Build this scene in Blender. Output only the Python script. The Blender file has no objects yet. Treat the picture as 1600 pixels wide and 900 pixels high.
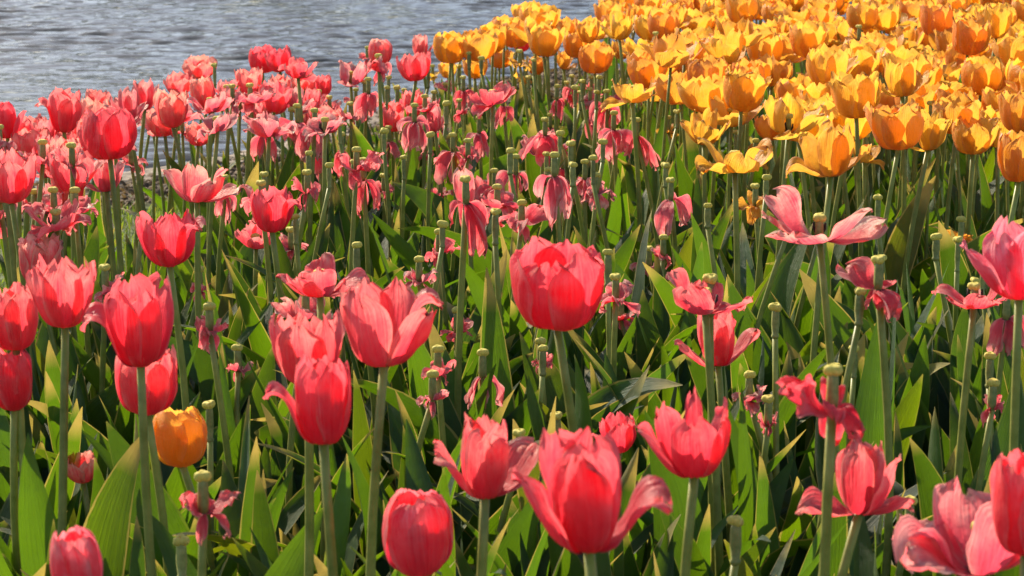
import bpy, math, random
import numpy as np
from mathutils import Vector

S = bpy.context.scene
COL = S.collection
RND = random.Random(7)
PI = math.pi

# ------------------------------------------------------------------ camera, sky, sun
FPX = 3600.0                      # focal length in pixels of a 1600 px wide frame
HC = 0.92                         # camera height above the bed
PITCH = math.atan(0.1917)
cam_d = bpy.data.cameras.new('camera')
cam = bpy.data.objects.new('camera', cam_d)
COL.objects.link(cam)
cam.location = (0, 0, HC)
cam.rotation_euler = (PI / 2 - PITCH, 0, 0)
cam_d.sensor_width = 36.0
cam_d.lens = 36.0 * FPX / 1600.0
cam_d.clip_start = 0.05
cam_d.clip_end = 5000
cam_d.dof.use_dof = True
cam_d.dof.focus_distance = 3.1
cam_d.dof.aperture_fstop = 22
S.camera = cam

SUN_AZ, SUN_EL = math.radians(-38), math.radians(36)
w = bpy.data.worlds.new('World')
S.world = w
w.use_nodes = True
wn = w.node_tree
sky = wn.nodes.new('ShaderNodeTexSky')
sky.sky_type = 'NISHITA'
sky.sun_disc = False
sky.sun_elevation = SUN_EL
sky.sun_rotation = SUN_AZ
sky.air_density = 1.0
sky.dust_density = 1.4
bg = wn.nodes['Background']
wn.links.new(sky.outputs[0], bg.inputs[0])
bg.inputs[1].default_value = 0.115
sun_d = bpy.data.lights.new('sun', 'SUN')
sun = bpy.data.objects.new('sun', sun_d)
COL.objects.link(sun)
sun_d.energy = 5.0
sun_d.angle = math.radians(0.5)
sun_d.color = (1.0, 0.86, 0.66)
to_sun = Vector((math.sin(SUN_AZ) * math.cos(SUN_EL), math.cos(SUN_AZ) * math.cos(SUN_EL), math.sin(SUN_EL)))
sun.rotation_euler = to_sun.to_track_quat('Z', 'Y').to_euler()
sun.location = to_sun * 30
S.view_settings.view_transform = 'Standard'
S.view_settings.look = 'None'
S.view_settings.exposure = 0.76
S.view_settings.gamma = 1.0
S.cycles.max_bounces = 10
S.cycles.diffuse_bounces = 5
S.cycles.transmission_bounces = 8
S.cycles.transparent_max_bounces = 8
S.cycles.sample_clamp_indirect = 6
S.cycles.use_denoising = True

CP, SP = math.cos(PITCH), math.sin(PITCH)


def at(px, py, dist):
    """world point seen at photo pixel px, py at depth dist along the camera axis"""
    u = (px - 800) / FPX * dist
    v = (450 - py) / FPX * dist
    return Vector((u, dist * CP + v * SP, HC - dist * SP + v * CP))


# ------------------------------------------------------------------ materials
def new_mat(name):
    m = bpy.data.materials.new(name)
    m.use_nodes = True
    m.node_tree.nodes.clear()
    return m, m.node_tree


class G:
    """small node-graph helper"""
    def __init__(self, nt):
        self.nt = nt

    def n(self, kind, **kw):
        nd = self.nt.nodes.new(kind)
        for k, v in kw.items():
            if k == 'inp':
                for i, val in v.items():
                    if hasattr(val, 'is_linked') or hasattr(val, 'links'):
                        self.nt.links.new(val, nd.inputs[i])
                    else:
                        nd.inputs[i].default_value = val
            else:
                setattr(nd, k, v)
        return nd

    def math(self, op, a, b=0.0, clamp=False):
        nd = self.n('ShaderNodeMath', operation=op, use_clamp=clamp)
        for i, val in enumerate((a, b)):
            if hasattr(val, 'links'):
                self.nt.links.new(val, nd.inputs[i])
            else:
                nd.inputs[i].default_value = val
        return nd.outputs[0]

    def ramp(self, fac, stops):
        nd = self.n('ShaderNodeValToRGB')
        self.nt.links.new(fac, nd.inputs[0])
        e = nd.color_ramp.elements
        while len(e) < len(stops):
            e.new(0.5)
        for el, (p, c) in zip(e, stops):
            el.position = p
            el.color = c if len(c) == 4 else (*c, 1)
        return nd.outputs[0]

    def mix(self, fac, a, b, mode='MIX'):
        nd = self.n('ShaderNodeMix', data_type='RGBA', blend_type=mode)
        for sock, val in ((nd.inputs[0], fac), (nd.inputs[6], a), (nd.inputs[7], b)):
            if hasattr(val, 'links'):
                self.nt.links.new(val, sock)
            else:
                sock.default_value = val if not isinstance(val, tuple) or len(val) == 4 else (*val, 1)
        return nd.outputs[2]

    def out(self, shader):
        o = self.n('ShaderNodeOutputMaterial')
        self.nt.links.new(shader, o.inputs[0])


def petal_material(name, refl_lo, refl_hi, trans, base_c, rim_c, gloss=0.06, tr=0.5):
    m, nt = new_mat(name)
    g = G(nt)
    uv = g.n('ShaderNodeUVMap')
    sep = g.n('ShaderNodeSeparateXYZ', inp={0: uv.outputs[0]})
    U, V = sep.outputs[0], sep.outputs[1]
    oi = g.n('ShaderNodeObjectInfo')
    # veins: noise stretched along the petal
    mp = g.n('ShaderNodeMapping', inp={0: uv.outputs[0]})
    mp.inputs['Scale'].default_value = (34, 2.2, 1)
    off = g.n('ShaderNodeCombineXYZ', inp={0: g.math('MULTIPLY', oi.outputs['Random'], 37.0), 1: g.math('MULTIPLY', oi.outputs['Random'], 11.0)})
    nt.links.new(off.outputs[0], mp.inputs['Location'])
    vn = g.n('ShaderNodeTexNoise', inp={0: mp.outputs[0], 'Scale': 1.0, 'Detail': 3.0})
    mp2 = g.n('ShaderNodeMapping', inp={0: uv.outputs[0]})
    mp2.inputs['Scale'].default_value = (3.0, 3.5, 1)
    nt.links.new(off.outputs[0], mp2.inputs['Location'])
    bn = g.n('ShaderNodeTexNoise', inp={0: mp2.outputs[0], 'Scale': 1.0, 'Detail': 4.0, 'Roughness': 0.6})
    edge = g.math('ABSOLUTE', g.math('SUBTRACT', g.math('MULTIPLY', U, 2.0), 1.0))
    edge = g.math('POWER', edge, 4.0)
    tip = g.math('POWER', V, 3.0)
    rim = g.math('MAXIMUM', edge, tip)
    rim = g.math('MULTIPLY', g.math('MULTIPLY', rim, 1.7), g.math('ADD', g.math('MULTIPLY', g.math('ADD', bn.outputs[0], g.math('MULTIPLY', vn.outputs[0], 0.7)), 2.4), -1.42), True)
    tone = g.ramp(g.math('ADD', g.math('MULTIPLY', vn.outputs[0], 0.55), g.math('MULTIPLY', bn.outputs[0], 0.45)), [(0.36, (*refl_lo, 1)), (0.62, (*refl_hi, 1))])
    refl = g.mix(g.math('MULTIPLY', rim, 0.75), tone, rim_c)
    refl = g.mix(1.0, refl, oi.outputs['Color'], 'MULTIPLY')
    bruise = g.ramp(g.math('MULTIPLY', g.math('MAXIMUM', edge, tip), g.math('ADD', vn.outputs[0], g.math('MULTIPLY', bn.outputs[0], 0.6))), [(0.62, (0, 0, 0, 1)), (0.80, (1, 1, 1, 1))])
    refl = g.mix(g.math('MULTIPLY', bruise, 0.55), refl, (0.42, 0.17, 0.08))
    # base blotch
    bl = g.math('SUBTRACT', 1.0, g.math('MULTIPLY', g.math('ADD', V, g.math('MULTIPLY', vn.outputs[0], 0.05)), 9.0), True)
    bl = g.math('MULTIPLY', bl, 1.4, True)
    refl = g.mix(bl, refl, base_c)
    tcol = g.mix(g.math('MULTIPLY', vn.outputs[0], 0.45), trans, tuple(min(1, c * 1.0 + 0.02) for c in refl_lo))
    tcol = g.mix(g.math('MULTIPLY', rim, 0.35), tcol, rim_c)
    tcol = g.mix(1.0, tcol, oi.outputs['Color'], 'MULTIPLY')
    tcol = g.mix(bl, tcol, base_c)
    bump = g.n('ShaderNodeBump', inp={'Strength': 0.8, 'Distance': 0.0022, 'Height': g.math('ADD', vn.outputs[0], g.math('MULTIPLY', bn.outputs[0], 1.5))})
    pb = g.n('ShaderNodeBsdfPrincipled', inp={'Base Color': refl, 'Roughness': 0.42, 'Normal': bump.outputs[0]})
    pb.inputs['Specular IOR Level'].default_value = 0.32
    pb.inputs['Sheen Weight'].default_value = 0.15
    tl = g.n('ShaderNodeBsdfTranslucent', inp={0: tcol, 1: bump.outputs[0]})
    ms = g.n('ShaderNodeMixShader', inp={0: tr, 1: pb.outputs[0], 2: tl.outputs[0]})
    g.out(ms.outputs[0])
    return m


M_PINK = petal_material('pink_petal', (0.86, 0.038, 0.076), (0.96, 0.14, 0.165), (1.0, 0.045, 0.092), (0.07, 0.012, 0.03), (1.0, 0.62, 0.52), tr=0.60)
M_YEL = petal_material('yellow_petal', (0.86, 0.33, 0.018), (0.90, 0.40, 0.03), (0.97, 0.52, 0.035), (0.60, 0.36, 0.03), (0.95, 0.54, 0.16), tr=0.56)


def leaf_material(name, lo, hi, trans, rim_c, tr=0.42):
    m, nt = new_mat(name)
    g = G(nt)
    uv = g.n('ShaderNodeUVMap')
    sep = g.n('ShaderNodeSeparateXYZ', inp={0: uv.outputs[0]})
    oi = g.n('ShaderNodeObjectInfo')
    mp = g.n('ShaderNodeMapping', inp={0: uv.outputs[0]})
    mp.inputs['Scale'].default_value = (46, 0.9, 1)
    offl = g.n('ShaderNodeCombineXYZ', inp={0: g.math('MULTIPLY', oi.outputs['Random'], 61.0)})
    nt.links.new(offl.outputs[0], mp.inputs['Location'])
    vn = g.n('ShaderNodeTexNoise', inp={0: mp.outputs[0], 'Scale': 1.0, 'Detail': 4.0, 'Roughness': 0.65})
    tc = g.n('ShaderNodeTexCoord')
    bn = g.n('ShaderNodeTexNoise', inp={0: tc.outputs['Object'], 'Scale': 22.0, 'Detail': 5.0})
    sp = g.n('ShaderNodeTexNoise', inp={0: tc.outputs['Object'], 'Scale': 60.0, 'Detail': 2.0})
    tone = g.ramp(g.math('ADD', g.math('MULTIPLY', vn.outputs[0], 0.5), g.math('MULTIPLY', bn.outputs[0], 0.5)), [(0.35, (*lo, 1)), (0.65, (*hi, 1))])
    tone = g.mix(1.0, tone, oi.outputs['Color'], 'MULTIPLY')
    edge = g.math('ABSOLUTE', g.math('SUBTRACT', g.math('MULTIPLY', sep.outputs[0], 2.0), 1.0))
    er = g.ramp(g.math('ADD', edge, g.math('MULTIPLY', bn.outputs[0], 0.14)), [(0.965, (0, 0, 0, 1)), (1.04, (1, 1, 1, 1))])
    tipf = g.ramp(g.math('ADD', sep.outputs[1], g.math('MULTIPLY', g.math('SUBTRACT', oi.outputs['Random'], 0.5), 0.16)), [(0.93, (0, 0, 0, 1)), (0.99, (1, 1, 1, 1))])
    er = g.math('MULTIPLY', er, g.math('ADD', g.math('MULTIPLY', oi.outputs['Random'], 1.1), -0.15), True)
    er = g.math('MAXIMUM', er, tipf)
    spot = g.ramp(sp.outputs[0], [(0.70, (0, 0, 0, 1)), (0.76, (1, 1, 1, 1))])
    tone = g.mix(g.math('MULTIPLY', spot, 0.35), tone, (0.16, 0.13, 0.05))
    refl = g.mix(g.math('MULTIPLY', er, 0.8), tone, rim_c)
    tcol = g.mix(g.math('MULTIPLY', vn.outputs[0], 0.9), trans, tuple(c * 0.45 for c in trans))
    tcol = g.mix(1.0, tcol, oi.outputs['Color'], 'MULTIPLY')
    tcol = g.mix(g.math('MULTIPLY', er, 0.8), tcol, (0.75, 0.52, 0.12))
    bump = g.n('ShaderNodeBump', inp={'Strength': 0.9, 'Distance': 0.0018, 'Height': g.math('ADD', vn.outputs[0], bn.outputs[0])})
    pb = g.n('ShaderNodeBsdfPrincipled', inp={'Base Color': refl, 'Roughness': 0.5, 'Normal': bump.outputs[0]})
    pb.inputs['Specular IOR Level'].default_value = 0.4
    tl = g.n('ShaderNodeBsdfTranslucent', inp={0: tcol, 1: bump.outputs[0]})
    ms = g.n('ShaderNodeMixShader', inp={0: tr, 1: pb.outputs[0], 2: tl.outputs[0]})
    g.out(ms.outputs[0])
    return m


M_LEAF = leaf_material('tulip_leaf', (0.028, 0.066, 0.022), (0.075, 0.125, 0.045), (0.19, 0.38, 0.005), (0.46, 0.40, 0.12))
M_GRASS = leaf_material('grass_blade', (0.07, 0.13, 0.02), (0.15, 0.22, 0.04), (0.40, 0.55, 0.04), (0.30, 0.32, 0.08))


def solid_material(name, lo, hi, scale=60, rough=0.5, tr=0.0, trc=(0.3, 0.4, 0.05), bump=0.3, dist=0.001, spec=0.4):
    m, nt = new_mat(name)
    g = G(nt)
    tc = g.n('ShaderNodeTexCoord')
    oi = g.n('ShaderNodeObjectInfo')
    mp = g.n('ShaderNodeMapping', inp={0: tc.outputs['Object']})
    nz = g.n('ShaderNodeTexNoise', inp={0: mp.outputs[0], 'Scale': float(scale), 'Detail': 5.0, 'Roughness': 0.65})
    c = g.ramp(nz.outputs[0], [(0.35, (*lo, 1)), (0.65, (*hi, 1))])
    c = g.mix(1.0, c, oi.outputs['Color'], 'MULTIPLY')
    bp = g.n('ShaderNodeBump', inp={'Strength': bump, 'Distance': dist, 'Height': nz.outputs[0]})
    pb = g.n('ShaderNodeBsdfPrincipled', inp={'Base Color': c, 'Roughness': rough, 'Normal': bp.outputs[0]})
    pb.inputs['Specular IOR Level'].default_value = spec
    if tr:
        tl = g.n('ShaderNodeBsdfTranslucent', inp={0: (*trc, 1)})
        ms = g.n('ShaderNodeMixShader', inp={0: tr, 1: pb.outputs[0], 2: tl.outputs[0]})
        g.out(ms.outputs[0])
    else:
        g.out(pb.outputs[0])
    return m


M_STEM = solid_material('tulip_stem', (0.19, 0.22, 0.05), (0.36, 0.36, 0.10), 45, 0.42, 0.25, (0.35, 0.45, 0.05))
M_STIG = solid_material('stigma', (0.55, 0.47, 0.08), (0.85, 0.74, 0.20), 400, 0.7, 0.25, (0.7, 0.7, 0.2))
M_PIST = solid_material('pistil', (0.17, 0.20, 0.05), (0.32, 0.32, 0.10), 150, 0.5)
M_ANTH = solid_material('anther', (0.012, 0.006, 0.012), (0.05, 0.03, 0.02), 200, 0.7)
M_SOIL = solid_material('soil', (0.010, 0.006, 0.005), (0.050, 0.030, 0.020), 38, 0.9, 0, bump=1.0, dist=0.012, spec=0.2)
M_MULCH = solid_material('bark_mulch', (0.018, 0.010, 0.007), (0.075, 0.045, 0.03), 30, 0.85, bump=0.6, spec=0.2)
M_TWIG = solid_material('brown_ground_cover', (0.045, 0.028, 0.018), (0.19, 0.13, 0.075), 20, 0.8, 0.2, (0.3, 0.2, 0.08))
M_STONE = solid_material('edging_stone', (0.13, 0.10, 0.075), (0.34, 0.28, 0.21), 28, 0.85, bump=0.9, dist=0.01)


def water_material():
    m, nt = new_mat('lake_water')
    g = G(nt)
    tc = g.n('ShaderNodeTexCoord')
    mp = g.n('ShaderNodeMapping', inp={0: tc.outputs['Object']})
    mp.inputs['Scale'].default_value = (0.45, 1.6, 1)
    n1 = g.n('ShaderNodeTexNoise', inp={0: mp.outputs[0], 'Scale': 9.0, 'Detail': 3.0, 'Roughness': 0.55, 'Distortion': 0.4})
    n2 = g.n('ShaderNodeTexNoise', inp={0: mp.outputs[0], 'Scale': 0.55, 'Detail': 2.0})
    # past the modelled ripples near the shore the larger ripples go on as relief
    pos = g.n('ShaderNodeSeparateXYZ', inp={0: tc.outputs['Object']})
    far = g.math('MAXIMUM', g.math('SUBTRACT', pos.outputs[1], 16.0), g.math('SUBTRACT', g.math('ABSOLUTE', pos.outputs[0]), 4.2))
    far = g.math('MULTIPLY', g.math('ADD', far, 1.6), 0.4, True)
    mp3 = g.n('ShaderNodeMapping', inp={0: tc.outputs['Object']})
    mp3.inputs['Scale'].default_value = (0.45, 1.0, 1)
    n3 = g.n('ShaderNodeTexNoise', inp={0: mp3.outputs[0], 'Scale': 4.0, 'Detail': 3.0, 'Roughness': 0.6})
    h = g.math('ADD', n1.outputs[0], g.math('MULTIPLY', n2.outputs[0], 1.2))

    bp = g.n('ShaderNodeBump', inp={'Strength': 1.0, 'Distance': 0.012, 'Height': h})
    # slope of the unmodelled ripples, straight from a noise vector so that it does not fade with distance
    vs_ = g.n('ShaderNodeVectorMath', operation='SUBTRACT', inp={0: n3.outputs[1]})
    vs_.inputs[1].default_value = (0.5, 0.5, 0.5)
    vm_ = g.n('ShaderNodeVectorMath', operation='MULTIPLY', inp={0: vs_.outputs[0]})
    vm_.inputs[1].default_value = (0.5, 1.5, 0.0)
    vf_ = g.n('ShaderNodeVectorMath', operation='SCALE', inp={0: vm_.outputs[0]})
    nt.links.new(far, vf_.inputs['Scale'])
    va_ = g.n('ShaderNodeVectorMath', operation='ADD', inp={0: vf_.outputs[0], 1: bp.outputs[0]})
    vn_ = g.n('ShaderNodeVectorMath', operation='NORMALIZE', inp={0: va_.outputs[0]})
    pb = g.n('ShaderNodeBsdfPrincipled', inp={'Base Color': (0.055, 0.055, 0.05, 1), 'Roughness': 0.04, 'IOR': 1.33, 'Normal': vn_.outputs[0]})
    g.out(pb.outputs[0])
    return m


M_WATER = water_material()


def ground_material():
    m, nt = new_mat('grass_bank_ground')
    g = G(nt)
    tc = g.n('ShaderNodeTexCoord')
    a = g.n('ShaderNodeTexNoise', inp={0: tc.outputs['Object'], 'Scale': 35.0, 'Detail': 6.0})
    b = g.n('ShaderNodeTexNoise', inp={0: tc.outputs['Object'], 'Scale': 2.0, 'Detail': 4.0})
    gr = g.ramp(a.outputs[0], [(0.35, (0.035, 0.055, 0.015, 1)), (0.68, (0.10, 0.14, 0.03, 1))])
    so = g.ramp(a.outputs[0], [(0.35, (0.035, 0.022, 0.015, 1)), (0.68, (0.12, 0.085, 0.055, 1))])
    f = g.ramp(b.outputs[0], [(0.50, (0, 0, 0, 1)), (0.60, (1, 1, 1, 1))])
    c = g.mix(f, gr, so)
    bp = g.n('ShaderNodeBump', inp={'Strength': 0.8, 'Distance': 0.02, 'Height': a.outputs[0]})
    pb = g.n('ShaderNodeBsdfPrincipled', inp={'Base Color': c, 'Roughness': 0.9, 'Normal': bp.outputs[0]})
    g.out(pb.outputs[0])
    return m


M_GROUND = ground_material()


# ------------------------------------------------------------------ mesh helpers
def mesh_np(name, co, quads, uv=None, mat=None, smooth=True, tris=None):
    me = bpy.data.meshes.new(name)
    co = np.asarray(co, dtype=np.float32)
    parts, starts, totals, n = [], [], [], 0
    if quads is not None and len(quads):
        q = np.asarray(quads, dtype=np.int32)
        parts.append(q.ravel())
        starts.append(np.arange(len(q)) * 4)
        totals.append(np.full(len(q), 4))
        n = q.size
    if tris is not None and len(tris):
        t = np.asarray(tris, dtype=np.int32)
        parts.append(t.ravel())
        starts.append(n + np.arange(len(t)) * 3)
        totals.append(np.full(len(t), 3))
    loops = np.concatenate(parts)
    starts = np.concatenate(starts)
    me.vertices.add(len(co))
    me.vertices.foreach_set('co', co.ravel())
    me.loops.add(len(loops))
    me.loops.foreach_set('vertex_index', loops)
    me.polygons.add(len(starts))
    me.polygons.foreach_set('loop_start', starts.astype(np.int32))
    me.polygons.foreach_set('loop_total', np.concatenate(totals).astype(np.int32))
    if smooth:
        me.polygons.foreach_set('use_smooth', np.ones(len(starts), dtype=bool))
    if uv is not None:
        l = me.uv_layers.new(name='UVMap')
        l.data.foreach_set('uv', np.asarray(uv, dtype=np.float32)[loops].ravel())
    me.update(calc_edges=True)
    if mat:
        me.materials.append(mat)
    return me


def grid_quads(nu, nv, wrap=False):
    i, j = np.meshgrid(np.arange(nv - 1), np.arange(nu if wrap else nu - 1), indexing='ij')
    a = i * nu + j
    b = i * nu + (j + 1) % nu
    return np.stack([a, b, b + nu, a + nu], -1).reshape(-1, 4)


def link(name, me, parent=None, color=None):
    o = bpy.data.objects.new(name, me)
    COL.objects.link(o)
    if parent is not None:
        o.parent = parent
    if color is not None:
        o.color = (*color, 1.0)
    return o


def tube(pts, rad, ns=8, cap=True):
    """tube round a path of points; returns verts, quads, tris"""
    pts = np.asarray(pts, float)
    rad = np.broadcast_to(np.asarray(rad, float), (len(pts),))
    tan = np.gradient(pts, axis=0)
    tan /= np.linalg.norm(tan, axis=1)[:, None] + 1e-9
    ref = np.array([0.0, 1.0, 0.0]) if abs(tan[0, 1]) < 0.8 else np.array([1.0, 0, 0])
    a = np.cross(tan, ref)
    a /= np.linalg.norm(a, axis=1)[:, None] + 1e-9
    b = np.cross(tan, a)
    ph = np.arange(ns) / ns * 2 * PI
    v = pts[:, None, :] + rad[:, None, None] * (np.cos(ph)[None, :, None] * a[:, None, :] + np.sin(ph)[None, :, None] * b[:, None, :])
    v = v.reshape(-1, 3)
    q = grid_quads(ns, len(pts), True)
    t = []
    if cap:
        v = np.vstack([v, pts[0], pts[-1]])
        n0 = len(v) - 2
        e = (len(pts) - 1) * ns
        for k in range(ns):
            t.append((n0, (k + 1) % ns, k))
            t.append((n0 + 1, e + k, e + (k + 1) % ns))
    return v, q, np.array(t, dtype=int).reshape(-1, 3)


def join(parts):
    vs, qs, ts, n = [], [], [], 0
    for v, q, t in parts:
        vs.append(v)
        if q is not None and len(q):
            qs.append(np.asarray(q) + n)
        if t is not None and len(t):
            ts.append(np.asarray(t) + n)
        n += len(v)
    return np.vstack(vs), (np.vstack(qs) if qs else None), (np.vstack(ts) if ts else None)


# ------------------------------------------------------------------ petals
KEYS = {
    'in':    [(0, 98), (.12, 76), (.30, 34), (.55, 6), (.80, -8), (1, -30)],
    'egg':   [(0, 96), (.10, 66), (.28, 24), (.55, 2), (.80, -20), (1, -55)],
    'up':    [(0, 96), (.14, 66), (.34, 26), (.60, 8), (.85, 0), (1, 8)],
    'cup':   [(0, 98), (.16, 74), (.38, 40), (.62, 18), (.85, 0), (1, -22)],
    'flare': [(0, 96), (.14, 66), (.34, 30), (.60, 30), (.80, 72), (1, 125)],
    'lean':  [(0, 96), (.20, 66), (.50, 44), (.80, 38), (1, 55)],
    'wing':  [(0, 96), (.25, 80), (.55, 62), (.85, 50), (1, 30)],
    'wing2': [(0, 96), (.25, 70), (.55, 56), (.80, 80), (1, 125)],
    'flat':  [(0, 98), (.30, 94), (.60, 84), (.85, 96), (1, 120)],
    'droop': [(0, 100), (.12, 135), (.35, 166), (.70, 174), (1, 168)],
    'hang':  [(0, 96), (.22, 102), (.48, 140), (.75, 168), (1, 182)],
    'fold':  [(0, 96), (.25, 60), (.50, 40), (.62, 120), (1, 170)],
    'spike': [(0, 90), (.15, 50), (.40, 14), (.80, 8), (1, -8)],
}


def petal(mode, az, L, wid, rng, nu=11, nv=14, ruffle=1.0, cupk=1.0, r0=0.05, jit=6.0, twist=0.0):
    ks = KEYS[mode]
    vv = np.linspace(0, 1, nv)
    off = rng.uniform(-jit, jit)
    th = np.interp(vv, [k[0] for k in ks], [k[1] for k in ks]) + off * np.clip(vv * 2.5, 0, 1)
    th = th + rng.uniform(-1, 1) * 9 * ruffle * np.sin(vv * rng.uniform(3, 7) + rng.uniform(0, 6)) * vv
    th = np.radians(th)
    ds = L / (nv - 1)
    r = r0 * L + np.concatenate([[0], np.cumsum(np.sin((th[1:] + th[:-1]) / 2) * ds)])
    z = np.concatenate([[0], np.cumsum(np.cos((th[1:] + th[:-1]) / 2) * ds)])
    # outward normal of the centre line (faces away from the flower axis)
    nr, nz = np.cos(th), -np.sin(th)
    vm = 0.60
    w = np.where(vv < vm, 0.24 + 0.76 * np.sin(np.clip(vv / vm, 0, 1) * PI / 2) ** 0.9, np.sqrt(np.clip(1 - ((vv - vm) / (1.005 - vm)) ** 3.8, 0, 1)))
    w = w * wid * L
    w[-1] = 0.36 * wid * L
    uu = np.linspace(-1, 1, nu)
    Uu, Vv = np.meshgrid(uu, vv)
    s = Uu * w[:, None]
    straight = mode in ('droop', 'hang', 'flat', 'spike')
    rc = 0.26 * L if straight else max(0.30 * L, float(np.max(r)) * 0.95)
    k = (0.55 if straight else 1.0) * cupk / rc * (1.0 - 0.12 * Vv)
    ks_ = np.clip(k * s, -1.9, 1.9)
    x = np.sin(ks_) / k
    inn = (1 - np.cos(ks_)) / k
    # ruffles and creases
    p = [rng.uniform(0, 6.28) for _ in range(8)]
    f = [rng.uniform(5, 8), rng.uniform(9, 15), rng.uniform(2, 4), rng.uniform(3, 5), rng.uniform(16, 24)]
    edge = np.clip(np.abs(Uu) ** 2 * np.clip(Vv * 1.6, 0, 1) + np.clip((Vv - .70) / .30, 0, 1) ** 1.5, 0, 1.3)
    d = 0.022 * L * ruffle * edge * (np.sin(f[0] * Vv * np.sign(Uu + .01) + p[0] + 2 * Uu) + 0.8 * np.sin(f[1] * Vv + 5.5 * Uu + p[1]) + 0.55 * np.sin(f[4] * Uu + p[7]))
    d += 0.010 * L * ruffle * np.sin(f[2] * Uu * 2 + p[2] + 1.5 * Vv) * Vv
    d += 0.005 * L * ruffle * np.sin(f[1] * Uu + p[3]) * np.sin(f[3] * Vv * 2 + p[4])
    d -= 0.022 * L * np.exp(-(Uu / 0.16) ** 2) * np.clip(1 - Vv, 0, 1) * np.clip(Vv * 4, 0, 1) * 0.6
    top = np.clip((Vv - .62) / .38, 0, 1) ** 1.3
    d += 0.011 * L * ruffle * top * (np.sin(f[4] * 1.3 * Uu + p[1] + 6 * Vv) + .7 * np.sin(f[4] * 2.1 * Uu + p[2] - 9 * Vv) * (1 if nu > 9 else 0))
    notch = -0.05 * ruffle * np.exp(-((Uu - rng.uniform(-.5, .5)) / .13) ** 2) * top
    lenj = notch + 1 + 0.035 * ruffle * (np.sin(3.1 * Uu + p[5]) + 0.7 * np.sin(7.9 * Uu + p[6])) * np.clip((Vv - .6) / .4, 0, 1)
    # twist about the centre line
    tw = twist * Vv
    x2 = x * np.cos(tw) + inn * np.sin(tw)
    inn2 = -x * np.sin(tw) + inn * np.cos(tw)
    dd = d - inn2
    rr = r[:, None] + nr[:, None] * dd + (lenj - 1) * L * np.sin(th)[:, None]
    zz = z[:, None] + nz[:, None] * dd + (lenj - 1) * L * np.cos(th)[:, None]
    er = (math.sin(az), -math.cos(az))
    et = (math.cos(az), math.sin(az))
    X = rr * er[0] + x2 * et[0]
    Y = rr * er[1] + x2 * et[1]
    co = np.stack([X, Y, zz], -1).reshape(-1, 3)
    uv = np.stack([(Uu + 1) / 2, Vv], -1).reshape(-1, 2)
    return co, uv, (nu, nv)


DEFAULT = {
    'C': ['in'] * 6, 'E': ['egg'] * 6, 'B': ['cup'] * 6, 'G': ['up'] * 6,
    'O': ['lean', 'up', 'lean', 'up', 'wing', 'up'],
    'W': ['wing', 'flat', 'wing2', 'wing', 'flat', 'lean'],
    'D': ['droop', 'hang', 'droop', 'hang', 'droop'],
    'K': ['hang', 'fold', 'droop', 'lean', 'fold', 'lean', 'fold'],
}
REALH = {'C': .067, 'E': .066, 'B': .062, 'G': .074, 'O': .062, 'W': .046, 'D': .056, 'K': .046}


def flower(kind, rng, mods=(), hero=1, az0=None, ruf=None):
    """list of (co, uv, gridsize) for the petals of one flower, about unit height"""
    modes = list(DEFAULT[kind])
    n = len(modes)
    if kind in 'OWDK':
        rng.shuffle(modes)
    if az0 is None:
        az0 = rng.uniform(0, 60) if kind in 'CEBG' else rng.uniform(0, 360)
    azs = [az0 + 360.0 / n * i for i in range(n)]
    used = set()
    for a, mode in mods:
        best = min((i for i in range(n) if i not in used), key=lambda i: abs((azs[i] - a + 180) % 360 - 180))
        used.add(best)
        azs[best] = a
        modes[best] = mode
    nu, nv = ((15, 19), (11, 13), (8, 9))[hero]
    out = []
    ruffle = {'C': .95, 'E': .6, 'B': 1.25, 'G': 1.3, 'O': 1.4, 'W': 1.35, 'D': 2.2, 'K': 2.9}[kind] if ruf is None else ruf
    for i in range(n):
        if modes[i] == 'gone':
            continue
        inner = i % 2
        L = 1.0 * rng.uniform(.95, 1.05)
        wid = rng.uniform(.38, .45)
        if modes[i] in ('wing', 'wing2', 'flat', 'lean', 'fold'):
            wid = rng.uniform(.40, .50)
        if modes[i] in ('spike',):
            wid = .16
        if kind == 'K':
            L *= rng.uniform(.7, 1.0)
        if kind in 'DK' and modes[i] in ('droop', 'hang', 'fold'):
            L *= rng.uniform(.62, 1.08)
            wid *= rng.uniform(.55, .95)
            azs[i] += rng.uniform(-32, 32)
        cupk = rng.uniform(.9, 1.1) * (rng.uniform(.8, 1.8) if kind == 'D' else 1)
        jit = 5 if kind in 'CE' else (8 if kind in 'BG' else 13)
        out.append(petal(modes[i], math.radians(azs[i] + rng.uniform(-6, 6)), L, wid, rng, nu, nv, ruffle, cupk,
                         0.055 if inner else 0.09, jit, rng.uniform(-1, 1) * (.05 if kind in 'CEBG' else .35 if kind in 'OW' else 1.3)))
    return out


# ------------------------------------------------------------------ pistil, stem, leaves
def stigma_geo(r, rng):
    ns, rows = 18, []
    ph = np.arange(ns) / ns * 2 * PI
    lob = 1 + 0.28 * np.cos(3 * ph + rng.uniform(0, 6))
    for rad, z in ((.45, -.6), (.85, -.42), (1.08, .05), (.98, .55), (.62, .80), (.24, .55)):
        k = lob if rad > .5 else 1
        rows.append(np.stack([np.cos(ph) * rad * r * k, np.sin(ph) * rad * r * k, np.full(ns, z * r)], -1))
    v = np.vstack(rows)
    q = grid_quads(ns, 6, True)
    v = np.vstack([v, [[0, 0, .05 * r]]])
    t = [(len(v) - 1, 5 * ns + k, 5 * ns + (k + 1) % ns) for k in range(ns)]
    return v, q, np.array(t)


STIG = [mesh_np('stigma', *(lambda g: (g[0], g[1]))(stigma_geo(.0068, RND)), mat=M_STIG, tris=stigma_geo(.0068, random.Random(3))[2]) for _ in range(3)]


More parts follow.
